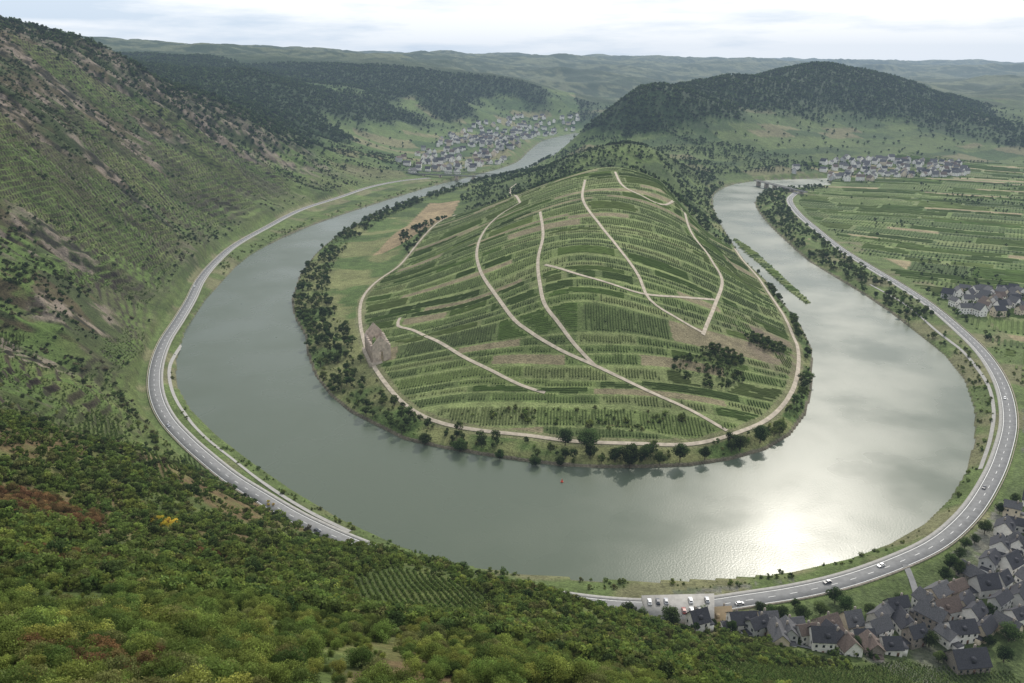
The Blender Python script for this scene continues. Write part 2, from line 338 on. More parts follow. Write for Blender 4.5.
# ------------------------------------------------------------------ ribbons
def ribbon(name,P,offs,zo,m,closed=False,zfix=None,step=6):
    P=np.asarray(P);T=np.gradient(P,axis=0);T/=np.linalg.norm(T,axis=1)[:,None]+1e-9
    Nn=np.stack([-T[:,1],T[:,0]],1);V=[];k=len(offs)
    zc=hgt(P[:,0],P[:,1]) if zfix is None else np.full(len(P),zfix)
    for (o,dz) in offs:
        q=P+Nn*o
        z=(np.maximum(hgt(q[:,0],q[:,1]),zc-.6) if zfix is None else zc)+zo+dz
        V.append(np.column_stack([q,z]))
    V=np.stack(V,1).reshape(-1,3);i=np.arange(len(P)-1)[:,None]*k+np.arange(k-1)[None,:]
    i=i.ravel();Fq=np.stack([i,i+k,i+k+1,i+1],1)
    return mesh(name,V,Fq,m)
R=catmull(ROAD,6)
ribbon('road',R,[(-4.6,-.3),(-4.55,0),(4.55,0),(4.6,-.3)],.15,M_asph,zfix=6)
def dashes(P,o,on,off,w,z,name):
    P=np.asarray(P);d=np.r_[0,np.cumsum(np.linalg.norm(np.diff(P,axis=0),axis=1))];V=[];Fq=[];s_=0
    while s_+on<d[-1]:
        a=[];
        for q in (s_,s_+on):
            x=np.interp(q,d,P[:,0]);y=np.interp(q,d,P[:,1]);a.append((x,y))
        (x0,y0),(x1,y1)=a;L=math.hypot(x1-x0,y1-y0);nx,ny=-(y1-y0)/L,(x1-x0)/L;b0=len(V)
        V+=[(x0+nx*(o-w),y0+ny*(o-w),z),(x1+nx*(o-w),y1+ny*(o-w),z),(x1+nx*(o+w),y1+ny*(o+w),z),(x0+nx*(o+w),y0+ny*(o+w),z)]
        Fq.append((b0,b0+1,b0+2,b0+3));s_+=on+off
    return mesh(name,V,Fq,M_white)
dashes(R,0,4,8,.10,6.165,'road_centre_marking')
for o in (-4.1,4.1): ribbon('road_edge_line',R,[(o-.12,0),(o+.12,0)],.162,M_white,zfix=6)
ribbon('pavement',R,[(4.62,-.3),(4.65,.13),(7.0,.13),(7.05,-.4)],.15,M_pave,zfix=6)
ribbon('river_wall',R,[(-5.6,-.5),(-5.6,.55),(-5.2,.55),(-5.2,-.5)],.15,M_stone,zfix=6)
ribbon('cycle_path',catmull(BIKE,6),[(-1.3,0),(1.3,0)],.3,M_pave)
ribbon('cycle_path',catmull(BIKER,6),[(-1.2,0),(1.2,0)],.3,M_pave)
ribbon('dirt_track',catmull(PERI,6),[(-1.7,0),(0,.08),(1.7,0)],.35,M_path)
for p in PW:
    if len(p)>3: ribbon('dirt_track',p,[(-1.6,0),(0,.08),(1.6,0)],.35,M_path)
for l in [[(700,607),(720,615),(760,632),(800,646),(850,655)],[(905,565),(915,590),(925,625),(950,645)]]:
    p=cast(l)
    if len(p)>3: ribbon('lane',catmull(p,5),[(-1.6,0),(0,.08),(1.6,0)],.35,M_asph)
# ------------------------------------------------------------------ vine rows
BUSHP=[(cast([(708,374)])[0],22),(cast([(765,345)])[0],14),(cast([(722,358)])[0],14)]
RUIN=cast([(378,355)])[0]
VC=[c3(.095,.14,.038),c3(.118,.162,.047),c3(.08,.115,.034),c3(.135,.172,.055)]
def rows(name,x0,x1,y0,y1,sp,st,thresh,zonef,angp,pl,hh=1.1,ww=.42,dim=1.0):
    V=[];Fq=[];Cc=[];base=0
    ca,sa=math.cos(angp),math.sin(angp)
    for mode in (0,1):
        if mode==0:
            gx=np.arange(x0,x1,sp);gy=np.arange(y0,y1,st);A_,B_=np.meshgrid(gx,gy,indexing='ij')
        else:
            gy=np.arange(y0,y1,sp);gx=np.arange(x0,x1,st);B_,A_=np.meshgrid(gy,gx,indexing='ij')
        x=(A_*ca-B_*sa).ravel();y=(A_*sa+B_*ca).ravel()
        ff=fields(x,y)
        b,cl,e,_,_,_=plots(x,y,angp,*pl)
        hd=h2(b,cl,77);ty=h2(b,cl,31)
        ok=zonef(x,y,ff)&(e>1.6)&((hd<thresh)==(mode==0))&(ty<.88)&(h2(np.floor(x*3),np.floor(y*3),5)>.04)
        z=ff['z'];m,k=A_.shape
        pid=(b*1000+cl).reshape(m,k);ok=ok.reshape(m,k)
        seg=ok[:,:-1]&ok[:,1:]&(pid[:,:-1]==pid[:,1:])
        use=np.zeros((m,k),bool);use[:,:-1]|=seg;use[:,1:]|=seg
        ids=-np.ones(m*k,int);u=np.flatnonzero(use.ravel());ids[u]=np.arange(len(u))
        px,py,pz=x[u],y[u],z[u];tv=ty[u]
        hv=hh*(.7+.45*rng.random(len(u)));w_=ww*(.8+.5*rng.random(len(u)))
        dx,dy=(ca,sa) if mode==0 else (-sa,ca)
        V.append(np.stack([np.column_stack([px-dx*w_,py-dy*w_,pz-.1]),np.column_stack([px-dx*w_*.6,py-dy*w_*.6,pz+hv]),np.column_stack([px+dx*w_*.6,py+dy*w_*.6,pz+hv*(.85+.2*rng.random(len(u)))]),np.column_stack([px+dx*w_,py+dy*w_,pz-.1])],1).reshape(-1,3))
        cb=np.select([tv[:,None]<.25,tv[:,None]<.5,tv[:,None]<.72],VC[:3],VC[3])
        hc=h2(b,cl,99)[u];nz=fbm(px/40,py/40,3,303)
        cb=cb*dim*(1.25 if mode else 1)*(.8+.4*rng.random((len(u),1)))*(.8+.4*hc[:,None])*(.7+.6*nz[:,None]);Cc.append(np.repeat(cb,4,0))  # second row direction coloured lighter to offset its shaded side
        sg=np.argwhere(seg);a=ids[sg[:,0]*k+sg[:,1]];c_=ids[sg[:,0]*k+sg[:,1]+1]
        for j in range(3): Fq.append(np.stack([base+a*4+j,base+c_*4+j,base+c_*4+j+1,base+a*4+j+1],1))
        base+=len(u)*4
    return mesh(name,np.vstack(V),np.vstack(Fq),M_vine,np.vstack(Cc))
def zone_pen(x,y,ff):
    ok=ff['pv']&(ff['dp']>5)&(~inside(x,y,FALLOW))
    for p in PW: 
        if len(p)>3: ok&=segd(x,y,p[::2])>3.2
    for q,rr in BUSHP: ok&=np.hypot(x-q[0],y-q[1])>rr
    ok&=np.hypot(x-RUIN[0],y-RUIN[1])>26
    return ok
rows('vineyard_rows',-330,420,470,1500,2.3,3.5,.66,zone_pen,PEA,PEP)
rows('vineyard_rows',-870,1020,600,2650,5.0,7,.5,lambda x,y,ff:(x>330)&(ff['z']<24)&(~ff['pen'])&(ff['dr']>16)&(ff['do']>35)&(y>540)&(x<1500),PLA,PLP,hh=1.3,ww=1.0,dim=1.1)
# ------------------------------------------------------------------ foliage prototypes
def leafcloud(cen,rad,nl,size,rg,base,flat=.8):
    k=len(cen);w=rad**2;pk=rg.choice(k,nl,p=w/w.sum())
    d=rg.normal(size=(nl,3));d/=np.linalg.norm(d,axis=1)[:,None]
    rr=rad[pk]*(.55+.55*rg.random(nl)**.6)
    P=cen[pk]+d*rr[:,None]*np.array([1,1,flat])
    nn=d+rg.normal(size=(nl,3))*.6;nn/=np.linalg.norm(nn,axis=1)[:,None]
    t=np.cross(nn,rg.normal(size=(nl,3)));t/=np.linalg.norm(t,axis=1)[:,None]+1e-9;bt=np.cross(nn,t)
    s_=size*(.6+.8*rg.random(nl))[:,None]
    V=np.stack([P-t*s_-bt*s_*.4,P+t*s_*.2-bt*s_*.7,P+t*s_+bt*s_*.3,P-t*s_*.3+bt*s_*.8],1).reshape(-1,3)
    Fq=np.arange(nl*4).reshape(-1,4)
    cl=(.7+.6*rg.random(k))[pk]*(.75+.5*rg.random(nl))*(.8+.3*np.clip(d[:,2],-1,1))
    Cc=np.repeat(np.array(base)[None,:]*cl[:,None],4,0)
    return V,Fq,Cc
def limb(p,q,r0,r1,seg=5):
    p=np.array(p,float);q=np.array(q,float);d=q-p;d/=np.linalg.norm(d)
    a=np.cross(d,[.3,.9,.1]);a/=np.linalg.norm(a);b_=np.cross(d,a);th_=np.arange(seg)*2*math.pi/seg
    ring=np.cos(th_)[:,None]*a+np.sin(th_)[:,None]*b_
    V=np.vstack([p+ring*r0,q+ring*r1]);i=np.arange(seg);j=(i+1)%seg
    return V,np.stack([i,j,j+seg,i+seg],1)
def make_plant(name,h,w,nl,ls,base,seed,trunk=True,clumps=12,link=False):
    rg=np.random.default_rng(seed)
    z0=h*(.3 if trunk else .12)
    cen=[];rd=[]
    for i in range(clumps):
        a=rg.random()*6.28;t=rg.random();zz=z0+(h-z0)*(.12+.75*t);R_=w/2*(math.sin(math.pi*(.18+.72*t)))*.85*rg.random()**.5
        cen.append((R_*math.cos(a),R_*math.sin(a),zz));rd.append(w*(.10+.13*rg.random()))
    cen=np.array(cen);rd=np.array(rd)
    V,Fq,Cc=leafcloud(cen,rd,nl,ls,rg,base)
    Vs=[V];Fs=[Fq];Cs=[Cc];mi=[np.zeros(len(Fq),int)];off=len(V)
    L=[((0,0,-.5),(0,0,z0*1.2 if trunk else z0),w*.04,w*.025)]
    for i in range(min(5,clumps)): L.append(((0,0,z0*(.7 if trunk else .2)),cen[i],w*.02,w*.006))
    for l in L:
        v,f_=limb(*l);Vs.append(v);Fs.append(f_+off);Cs.append(np.tile(c3(.07,.055,.04),(len(v),1)));mi.append(np.ones(len(f_),int));off+=len(v)
    return mesh(name,np.vstack(Vs),np.vstack(Fs),[M_leaf,M_bark],np.vstack(Cs),np.concatenate(mi),link=link)
def protocol(name,objs):
    cl=bpy.data.collections.new(name)
    for o in objs: cl.objects.link(o)
    return cl
T1=(.075,.112,.032);T2=(.055,.086,.025);T3=(.10,.13,.037)
S1=(.145,.195,.044);S2=(.10,.145,.035);S3=(.20,.25,.055);S5=(.17,.18,.06);S6=(.27,.30,.07)
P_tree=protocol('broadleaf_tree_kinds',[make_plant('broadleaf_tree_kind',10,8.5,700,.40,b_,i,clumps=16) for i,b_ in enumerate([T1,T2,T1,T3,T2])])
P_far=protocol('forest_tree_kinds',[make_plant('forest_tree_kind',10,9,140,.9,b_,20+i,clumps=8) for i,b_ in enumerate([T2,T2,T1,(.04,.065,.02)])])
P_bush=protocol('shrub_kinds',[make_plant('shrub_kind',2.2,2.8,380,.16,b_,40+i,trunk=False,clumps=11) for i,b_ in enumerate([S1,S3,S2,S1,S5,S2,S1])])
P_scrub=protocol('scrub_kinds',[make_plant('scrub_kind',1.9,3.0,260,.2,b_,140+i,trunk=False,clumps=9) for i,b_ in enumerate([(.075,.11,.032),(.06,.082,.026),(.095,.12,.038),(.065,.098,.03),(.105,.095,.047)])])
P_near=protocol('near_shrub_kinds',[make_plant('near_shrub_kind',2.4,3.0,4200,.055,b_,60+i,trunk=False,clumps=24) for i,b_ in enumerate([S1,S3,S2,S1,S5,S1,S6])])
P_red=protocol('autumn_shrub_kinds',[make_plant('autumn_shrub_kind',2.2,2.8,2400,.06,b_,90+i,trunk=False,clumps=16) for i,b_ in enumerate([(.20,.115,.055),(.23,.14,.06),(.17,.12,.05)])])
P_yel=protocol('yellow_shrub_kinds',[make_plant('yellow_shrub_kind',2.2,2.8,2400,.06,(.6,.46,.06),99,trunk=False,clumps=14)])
def instancer(name,xy,sc,coll,sink=.2,zs=None):
    xy=np.asarray(xy);z=hgt(xy[:,0],xy[:,1])-sink if zs is None else zs
    me=bpy.data.meshes.new(name);me.vertices.add(len(xy));me.vertices.foreach_set('co',np.column_stack([xy,z]).astype(np.float32).ravel())
    a=me.attributes.new('sc','FLOAT','POINT');a.data.foreach_set('value',np.asarray(sc,np.float32))
    a=me.attributes.new('rt','FLOAT','POINT');a.data.foreach_set('value',(rng.random(len(xy))*6.28).astype(np.float32))
    a=me.attributes.new('id2','INT','POINT');a.data.foreach_set('value',rng.integers(0,1000,len(xy)).astype(np.int32))
    o=bpy.data.objects.new(name,me);col.objects.link(o)
    ng=bpy.data.node_groups.new(name,'GeometryNodeTree')
    ng.interface.new_socket('Geometry',in_out='INPUT',socket_type='NodeSocketGeometry');ng.interface.new_socket('Geometry',in_out='OUTPUT',socket_type='NodeSocketGeometry')
    gi=ng.nodes.new('NodeGroupInput');go=ng.nodes.new('NodeGroupOutput')
    ip=ng.nodes.new('GeometryNodeInstanceOnPoints');ci=ng.nodes.new('GeometryNodeCollectionInfo')
    ci.inputs['Collection'].default_value=coll;ci.inputs['Separate Children'].default_value=True;ci.inputs['Reset Children'].default_value=True
    def na(nm,ty):
        q=ng.nodes.new('GeometryNodeInputNamedAttribute');q.data_type=ty;q.inputs['Name'].default_value=nm;return q.outputs['Attribute']
    cx=ng.nodes.new('ShaderNodeCombineXYZ')
    L=ng.links.new
    L(gi.outputs[0],ip.inputs['Points']);L(ci.outputs[0],ip.inputs['Instance']);ip.inputs['Pick Instance'].default_value=True
    L(na('id2','INT'),ip.inputs['Instance Index']);L(na('rt','FLOAT'),cx.inputs['Z']);L(cx.outputs[0],ip.inputs['Rotation']);L(na('sc','FLOAT'),ip.inputs['Scale'])
    L(ip.outputs[0],go.inputs[0])
    md=o.modifiers.new('scatter','NODES');md.node_group=ng
    return o
def scatter(n,x0,x1,y0,y1,fn):
    x=x0+(x1-x0)*rng.random(n);y=y0+(y1-y0)*rng.random(n);ff=fields(x,y);p=fn(x,y,ff);k=rng.random(n)<p
    return np.column_stack([x[k],y[k]])
def shore(x,y,ff):
    wd=np.where(x<-60,np.where(y>650,42,28),17.)
    n_=fbm(x/28,y/28,3,131)
    return (ff['pen']&(~ff['pv'])&(ff['di']>2)&(ff['di']<wd)&(ff['dp']>5)&(y<2400))*ss(n_,.33,.52)
s1=scatter(42000,-420,480,470,2400,shore)
instancer('shore_trees',s1,.27+.7*rng.random(len(s1))**1.6,P_tree)
s1=scatter(32000,-420,480,470,2400,lambda x,y,ff:(ff['pen']&(~ff['pv'])&(ff['di']>1)&(ff['di']<40)&(ff['dp']>4))*.5)
instancer('shore_shrubs',s1,.4+1.0*rng.random(len(s1)),P_bush)
def outb(x,y,ff):
    n_=fbm(x/22,y/22,3,141)
    right=(x>330)&(y>600)
    return ((~ff['pen'])&(ff['sd']>1.5)&(ff['dr']>11)&(ff['do']<np.where(right,60,16)))*np.where(right,ss(n_,.36,.5),ss(n_,.42,.58))
s1=scatter(100000,-450,700,330,2300,outb)
rt=(s1[:,0]>330)&(s1[:,1]>700)
instancer('bank_trees',s1[rt][::2],.3+.5*rng.random(len(s1[rt][::2])),P_tree)
instancer('bank_shrubs',s1[~rt],.3+1.1*rng.random((~rt).sum())**1.8,P_bush)
s1=scatter(14000,380,460,800,1300,lambda x,y,ff:ff['isl']*.9)
instancer('island_shrubs',s1,.7+1.3*rng.random(len(s1)),P_bush)
def hill(x,y,ff):
    n_=fbm(x/70,y/40,4,151);n_b=fbm(x/12,y/12,2,152)
    ok=(~ff['pv'])&(ff['z']>12)&(ff['dr']>18)&(ff['r']>300)&(ff['r']<2300)
    dens=ss(n_+.25*(ff['rid']-.5)+.0009*(ff['z']-120),.42,.64)*.85+.06
    return ok*np.where(ff['pen'],.9*ss(n_,.3,.5),dens)*(.25+.75*(n_b>.48))*(1-.85*ff['tm'])*(1-.6*ff['rock'])
s1=scatter(260000,-1000,200,250,2300,lambda x,y,ff:hill(x,y,ff)*(~ff['pen']))
instancer('hillside_scrub',s1,.4+1.7*rng.random(len(s1))**3,P_scrub)
s1=scatter(34000,-250,900,1000,2500,lambda x,y,ff:hill(x,y,ff)*(ff['pen']|(x>250)))
instancer('ridge_forest',s1,.35+.45*rng.random(len(s1)),P_far)
for q,rr in BUSHP:
    a=rng.random(100)*6.28;d=rr*np.sqrt(rng.random(100));s1=np.column_stack([q[0]+np.cos(a)*d*1.3,q[1]+np.sin(a)*d])
    instancer('thicket',s1,.2+.45*rng.random(len(s1))**1.5,P_tree)
def farf(x,y,ff):
    z=ff['z'];n_1=fbm(x/230,y/230,4,71);n_4=fbm(x/900,y/900,3,74)
    fo=np.where(x>300,ss(z+150*(n_1-.5)+100*(n_4-.5),70,120),ss(z+230*(n_1-.5)+160*(n_4-.5),105,155))
    return np.maximum(fo,.03)*ss(ff['r'],1600,2000)*(ff['r']<3900)*(~ff['pv'])*(z>14)
s1=scatter(130000,-2000,2700,1400,3900,farf)
instancer('distant_forest',s1,.55+.65*rng.random(len(s1)),P_far,sink=1.5)
def plf(x,y,ff):
    b_,c_,e_,_,_,eb=plots(x,y,PLA,*PLP)
    return ((x>360)&(ff['z']<24)&(~ff['pen'])&(ff['dr']>14)&(ff['sd']>30))*((e_<3)*.05+.004+.4*ss(fbm(x/110,y/110,3,161),.63,.69))
s1=scatter(40000,360,2000,560,2300,plf)
instancer('plain_trees',s1,.2+.4*rng.random(len(s1)),P_far)
def polar(n,r0,r1,a0,a1,fn):
    r=r0*np.exp(rng.random(n)*math.log(r1/r0));a=np.radians(a0+(a1-a0)*rng.random(n));x=r*np.sin(a);y=r*np.cos(a)
    ff=fields(x,y);k=rng.random(n)<fn(x,y,ff);return np.column_stack([x[k],y[k]])
FV=cast([(345,577),(400,569),(450,580),(494,601),(478,614),(400,612),(362,605)])
FV2=cast([(690,662),(800,668),(900,660),(950,668),(1010,672),(1023,683),(700,683)])
TV=[cast(q) for q in ([(48,425),(95,412),(122,428),(112,442),(60,445)],[(138,455),(185,452),(205,470),(160,482)],[(0,330),(25,335),(20,350),(0,348)])]
def infv(x,y):
    r=inside(x,y,FV)|inside(x,y,FV2)
    for q in TV:
        if len(q)>2: r|=inside(x,y,q)
    return r
def fg(x,y,ff):
    n_=fbm(x/18,y/18,3,171)
    return (ff['z']>11)*(ff['dr']>14)*(~infv(x,y))*(ss(n_,.34,.5)*.8+.18)*(1-.6*ff['tm'])
s1=polar(17000,9,170,-64,50,fg)
n_=fbm(s1[:,0]/12,s1[:,1]/12,2,177)
instancer('foreground_shrubs',s1,(.3+1.0*rng.random(len(s1))**1.8)*(.6+.9*n_),P_near,sink=.1)
s1=polar(44000,130,540,-62,48,fg)
n_=fbm(s1[:,0]/25,s1[:,1]/25,2,178)
instancer('slope_shrubs',s1,(.35+1.5*rng.random(len(s1))**2)*(.5+n_),P_bush)
s1=polar(500,120,500,-60,48,fg)
instancer('slope_trees',s1,.22+.3*rng.random(len(s1)),P_tree)
def patch_at(u,v,r,n_,coll,name,s0,s1_):
    q=cast([(u,v)])[0];a=rng.random(n_)*6.28;d=r*np.sqrt(rng.random(n_));p=np.column_stack([q[0]+np.cos(a)*d,q[1]+np.sin(a)*d])
    instancer(name,p,s0+s1_*rng.random(n_),coll,sink=-.1)
patch_at(25,510,18,170,P_red,'autumn_shrubs',.9,.9);patch_at(90,668,6,26,P_red,'autumn_shrubs',.6,.5);patch_at(60,560,10,45,P_red,'autumn_shrubs',.7,.6);patch_at(230,560,8,16,P_red,'autumn_shrubs',.6,.5)
patch_at(165,527,4,9,P_yel,'yellow_shrubs',.8,.6);patch_at(270,505,3,3,P_yel,'yellow_shrubs',.6,.4)
P_v=protocol('vine_kinds',[make_plant('vine_kind',1.5,1.0,110,.11,b_,80+i,trunk=False,clumps=5) for i,b_ in enumerate([(.11,.165,.04),(.13,.18,.046)])])
def vrows(name,poly,ang,sp,st,sc):
    if len(poly)<3: return
    ca,sa=math.cos(ang),math.sin(ang);cen=poly.mean(0);g=np.arange(-160,160,sp);h_=np.arange(-160,160,st);A_,B_=np.meshgrid(g,h_)
    x=cen[0]+(A_*ca-B_*sa).ravel();y=cen[1]+(A_*sa+B_*ca).ravel();k=inside(x,y,poly);s1=np.column_stack([x[k],y[k]])
    instancer(name,s1,sc*(.8+.4*rng.random(len(s1))),P_v,sink=.1)
vrows('foreground_vineyard',FV,.3,2.0,.75,1.0)
for q in TV: vrows('terrace_vineyard',q,.5,2.2,1.0,1.1)
vrows('foreground_vineyard',FV2,.2,2.0,.9,1.0)
s1=scatter(330000,-700,-150,300,1650,lambda x,y,ff:(ff['tm']>.5)*((np.abs(ff['fr']-.5)<.07)|(np.abs(ff['fr']-.82)<.07))*(h2(np.floor(x/40),np.floor(y/55),402)<.7)*.8)
instancer('terrace_vines',s1,1.0+.5*rng.random(len(s1)),P_v)
# ------------------------------------------------------------------ buildings
def boxv(x0,x1,y0,y1,z0,z1):
    V=[(x0,y0,z0),(x1,y0,z0),(x1,y1,z0),(x0,y1,z0),(x0,y0,z1),(x1,y0,z1),(x1,y1,z1),(x0,y1,z1)]
    return V,[(0,3,2,1),(4,5,6,7),(0,1,5,4),(1,2,6,5),(2,3,7,6),(3,0,4,7)]
def boxes(name,L,m,parent=None):
    V=[];Fq=[]
    for b_ in L:
        v,f_=boxv(*b_);Fq+=[tuple(i+len(V) for i in q) for q in f_];V+=v
    o=mesh(name,V,Fq,m)
    if parent: o.parent=parent
    return o
def tri_mesh(name,V,Fs,m,parent=None):
    me=bpy.data.meshes.new(name);me.from_pydata(V,[],Fs);me.materials.append(m);o=bpy.data.objects.new(name,me);col.objects.link(o)
    if parent: o.parent=parent
    return o
def house(x,y,rot,w,l,h,wm,rm,detail=True,name='house'):
    z=float(hgt(np.array([x]),np.array([y]))[0])
    e=bpy.data.objects.new(name,None);col.objects.link(e);e.location=(x,y,z);e.rotation_euler=(0,0,rot)
    rh=w*.5*random.uniform(.8,1.25);a,b_=l/2,w/2
    V=[(-a,-b_,-2),(a,-b_,-2),(a,b_,-2),(-a,b_,-2),(-a,-b_,h),(a,-b_,h),(a,b_,h),(-a,b_,h),(-a,0,h+rh),(a,0,h+rh)]
    tri_mesh('walls',V,[(0,1,5,4),(2,3,7,6),(1,2,6,9,5),(3,0,4,8,7)],wm,e)
    o=.5;t=.25;k=rh/b_
    Vr=[]
    for sx in (-a-o,a+o):
        Vr+=[(sx,-b_-o,h-o*k+.05),(sx,0,h+rh+.05),(sx,b_+o,h-o*k+.05),(sx,b_+o,h-o*k+.05+t),(sx,0,h+rh+.05+t),(sx,-b_-o,h-o*k+.05+t)]
    tri_mesh('roof',Vr,[(0,1,7,6),(1,2,8,7),(2,3,9,8),(3,4,10,9),(4,5,11,10),(5,0,6,11),(0,5,4,1),(1,4,3,2),(6,7,10,11),(7,8,9,10)],rm,e)
    B=[]
    nf=max(1,int(h//2.7));nw=max(2,int(l//3))
    for f_ in range(nf):
        for i in range(nw):
            cx=-a+(i+.5)*l/nw;zz=1.0+f_*2.8
            for sg in (-1,1):
                if f_==0 and i==nw//2 and sg==-1: continue
                B.append((cx-.5,cx+.5,min(sg*b_,sg*(b_+.05)),max(sg*b_,sg*(b_+.05)),zz,zz+1.4))
        for i in range(2):
            cy=-b_+(i+.5)*w/2
            for sg in (-1,1): B.append((min(sg*a,sg*(a+.05)),max(sg*a,sg*(a+.05)),cy-.5,cy+.5,1.0+f_*2.8,2.4+f_*2.8))
    boxes('windows',B,M_glass,e)
    if detail:
        cx=-a+(nw//2+.5)*l/nw
        boxes('door',[(cx-.55,cx+.55,-b_-.06,-b_,0,2.1)],M_wood,e)
        q=random.uniform(-a*.6,a*.6);boxes('chimney',[(q-.4,q+.4,.3,1.1,h+rh*.5,h+rh+1.2)],M_wall[2],e)
        if random.random()<.6: 
            q=random.uniform(-a*.4,a*.4)
            boxes('dormer',[(q-.9,q+.9,-b_*.85,-b_*.2,h+rh*.15,h+rh*.62)],rm,e)
        if random.random()<.45:
            sg=random.choice((-1,1));x0,x1=sorted((sg*(a+.08),sg*(a+3.2)))
            boxes('annex',[(x0,x1,-b_*.6,b_*.5,-2,2.7)],wm,e);boxes('annex_roof',[(x0,x1+.3,-b_*.7,b_*.6,2.71,2.95)],rm,e)
    return e
HS=W([(695,650),(755,645),(775,655),(790,638),(805,650),(825,632),(832,646),(850,625),(862,640),(877,630),(890,645),(905,618),(915,633),(925,600),(932,614),(945,606),(938,590),(955,585),(965,600),(985,583),(973,570),(1002,578),(990,560),(1010,560),(1000,545),(1017,542),(1005,526),(1021,522),(1012,508),(1020,592),(1000,600),(1018,612),(968,655),(740,638),(960,628),(1040,560),(1045,585),(1040,530),(1035,500),(1060,545),(1040,615),(985,625),(1008,622),(975,610),(896,606),(880,614),(948,632),(1030,575),(818,658),(845,655),(870,652),(1024,545),(785,650),(765,634)],10)
for i,(x,y) in enumerate(HS):
    j=np.argmin(np.hypot(R[:,0]-x,R[:,1]-y));t=R[min(j+1,len(R)-1)]-R[j-1];ro=math.atan2(t[1],t[0])+random.choice([0,0,1.57])+random.uniform(-.35,.35)
    big=(i==32)
    house(x,y,ro,10.5 if big else random.uniform(5.8,9),15 if big else random.uniform(7.5,13),3.5 if big else random.uniform(3.6,7),random.choices(M_wall,[7,2,2,2])[0],random.choices(M_slate,[7,3,1])[0])
hx,hy=W([(718,626)],8)[0];house(hx,hy,.1,8,10,3.2,M_wall[1],simple('tan_roof',(.42,.32,.2),.8,.1,1))
def village(poly_uv,z,n_,sc=1.0):
    P=W(poly_uv,z);x0,y0=P.min(0);x1,y1=P.max(0);nn_=9000
    x=x0+(x1-x0)*rng.random(nn_);y=y0+(y1-y0)*rng.random(nn_);k=inside(x,y,P);x=x[k];y=y[k]
    ff=fields(x,y);k=(ff['sd']>25)&(ff['z']<60);x=x[k];y=y[k];acc=[]
    for a_,b_ in zip(x,y):
        if len(acc)>=n_: break
        if all((a_-p)**2+(b_-q)**2>(12.5*sc)**2 for p,q in acc): acc.append((a_,b_))
    for a_,b_ in acc:
        house(a_,b_,random.uniform(0,3.14),random.uniform(8,11)*sc,random.uniform(10,16)*sc,random.uniform(5,8.5)*sc,random.choices(M_wall,[9,2,0,1])[0],random.choices(M_slate,[3,5,2])[0],detail=False)
    a_=np.array(acc);tr_=a_+rng.normal(size=a_.shape)*14
    instancer('village_trees',tr_,.4+.5*rng.random(len(tr_)),P_far)
village([(395,166),(430,146),(500,130),(560,122),(590,124),(545,142),(515,160),(470,172),(410,174)],9,210,1.25)
village([(775,174),(850,164),(960,163),(968,177),(900,179),(800,184)],9,110,1.15)
village([(945,292),(1060,290),(1060,316),(948,314)],8,45,.9)
# ------------------------------------------------------------------ bridges
def bridge(name,a,b_,z,npier,truss,w=9):
    a=np.array(a);b_=np.array(b_);L=float(np.linalg.norm(b_-a));e=bpy.data.objects.new(name,None);col.objects.link(e)
    e.location=(a[0],a[1],0);e.rotation_euler=(0,0,math.atan2(b_[1]-a[1],b_[0]-a[0]))
    boxes('deck',[(0,L,-w/2,w/2,z-1.2,z)],M_pave if not truss else M_steel,e)
    boxes('piers',[(L*(i+.5)/npier-2,L*(i+.5)/npier+2,-w/2-.5,w/2+.5,-4,z-1.21) for i in range(npier)],M_stone,e)
    B=[]
    if truss:
        for sg in (-1,1):
            y=sg*(w/2+.3)
            B+=[(0,L,y-.25,y+.25,z+7,z+7.7),(0,L,y-.25,y+.25,z+.01,z+.6)]
            for i in range(int(L//8)+1): B.append((i*8-.2,i*8+.2,y-.2,y+.2,z+.61,z+6.99))
        boxes('truss',B,M_steel,e)
        V=[];Fs=[]
        for sg in (-1,1):
            y=sg*(w/2+.3)
            for i in range(int(L//8)):
                x0,x1=i*8,i*8+8
                if i%2: x0,x1=x1,x0
                k=len(V);V+=[(x0-.2,y,z+.6),(x0+.2,y,z+.6),(x1+.2,y,z+7),(x1-.2,y,z+7)];Fs.append((k,k+1,k+2,k+3))
        tri_mesh('diagonals',V,Fs,M_steel,e)
    else:
        boxes('railing',[(0,L,sg*(w/2-.2)-.08,sg*(w/2-.2)+.08,z+.01,z+1.1) for sg in (-1,1)],M_steel,e)
BA=W([(400,173),(516,178)],12);bridge('railway_bridge',BA[0],BA[1],12,7,True)
BA=W([(755,180),(806,192)],12);bridge('road_bridge',BA[0],BA[1],12,6,False)
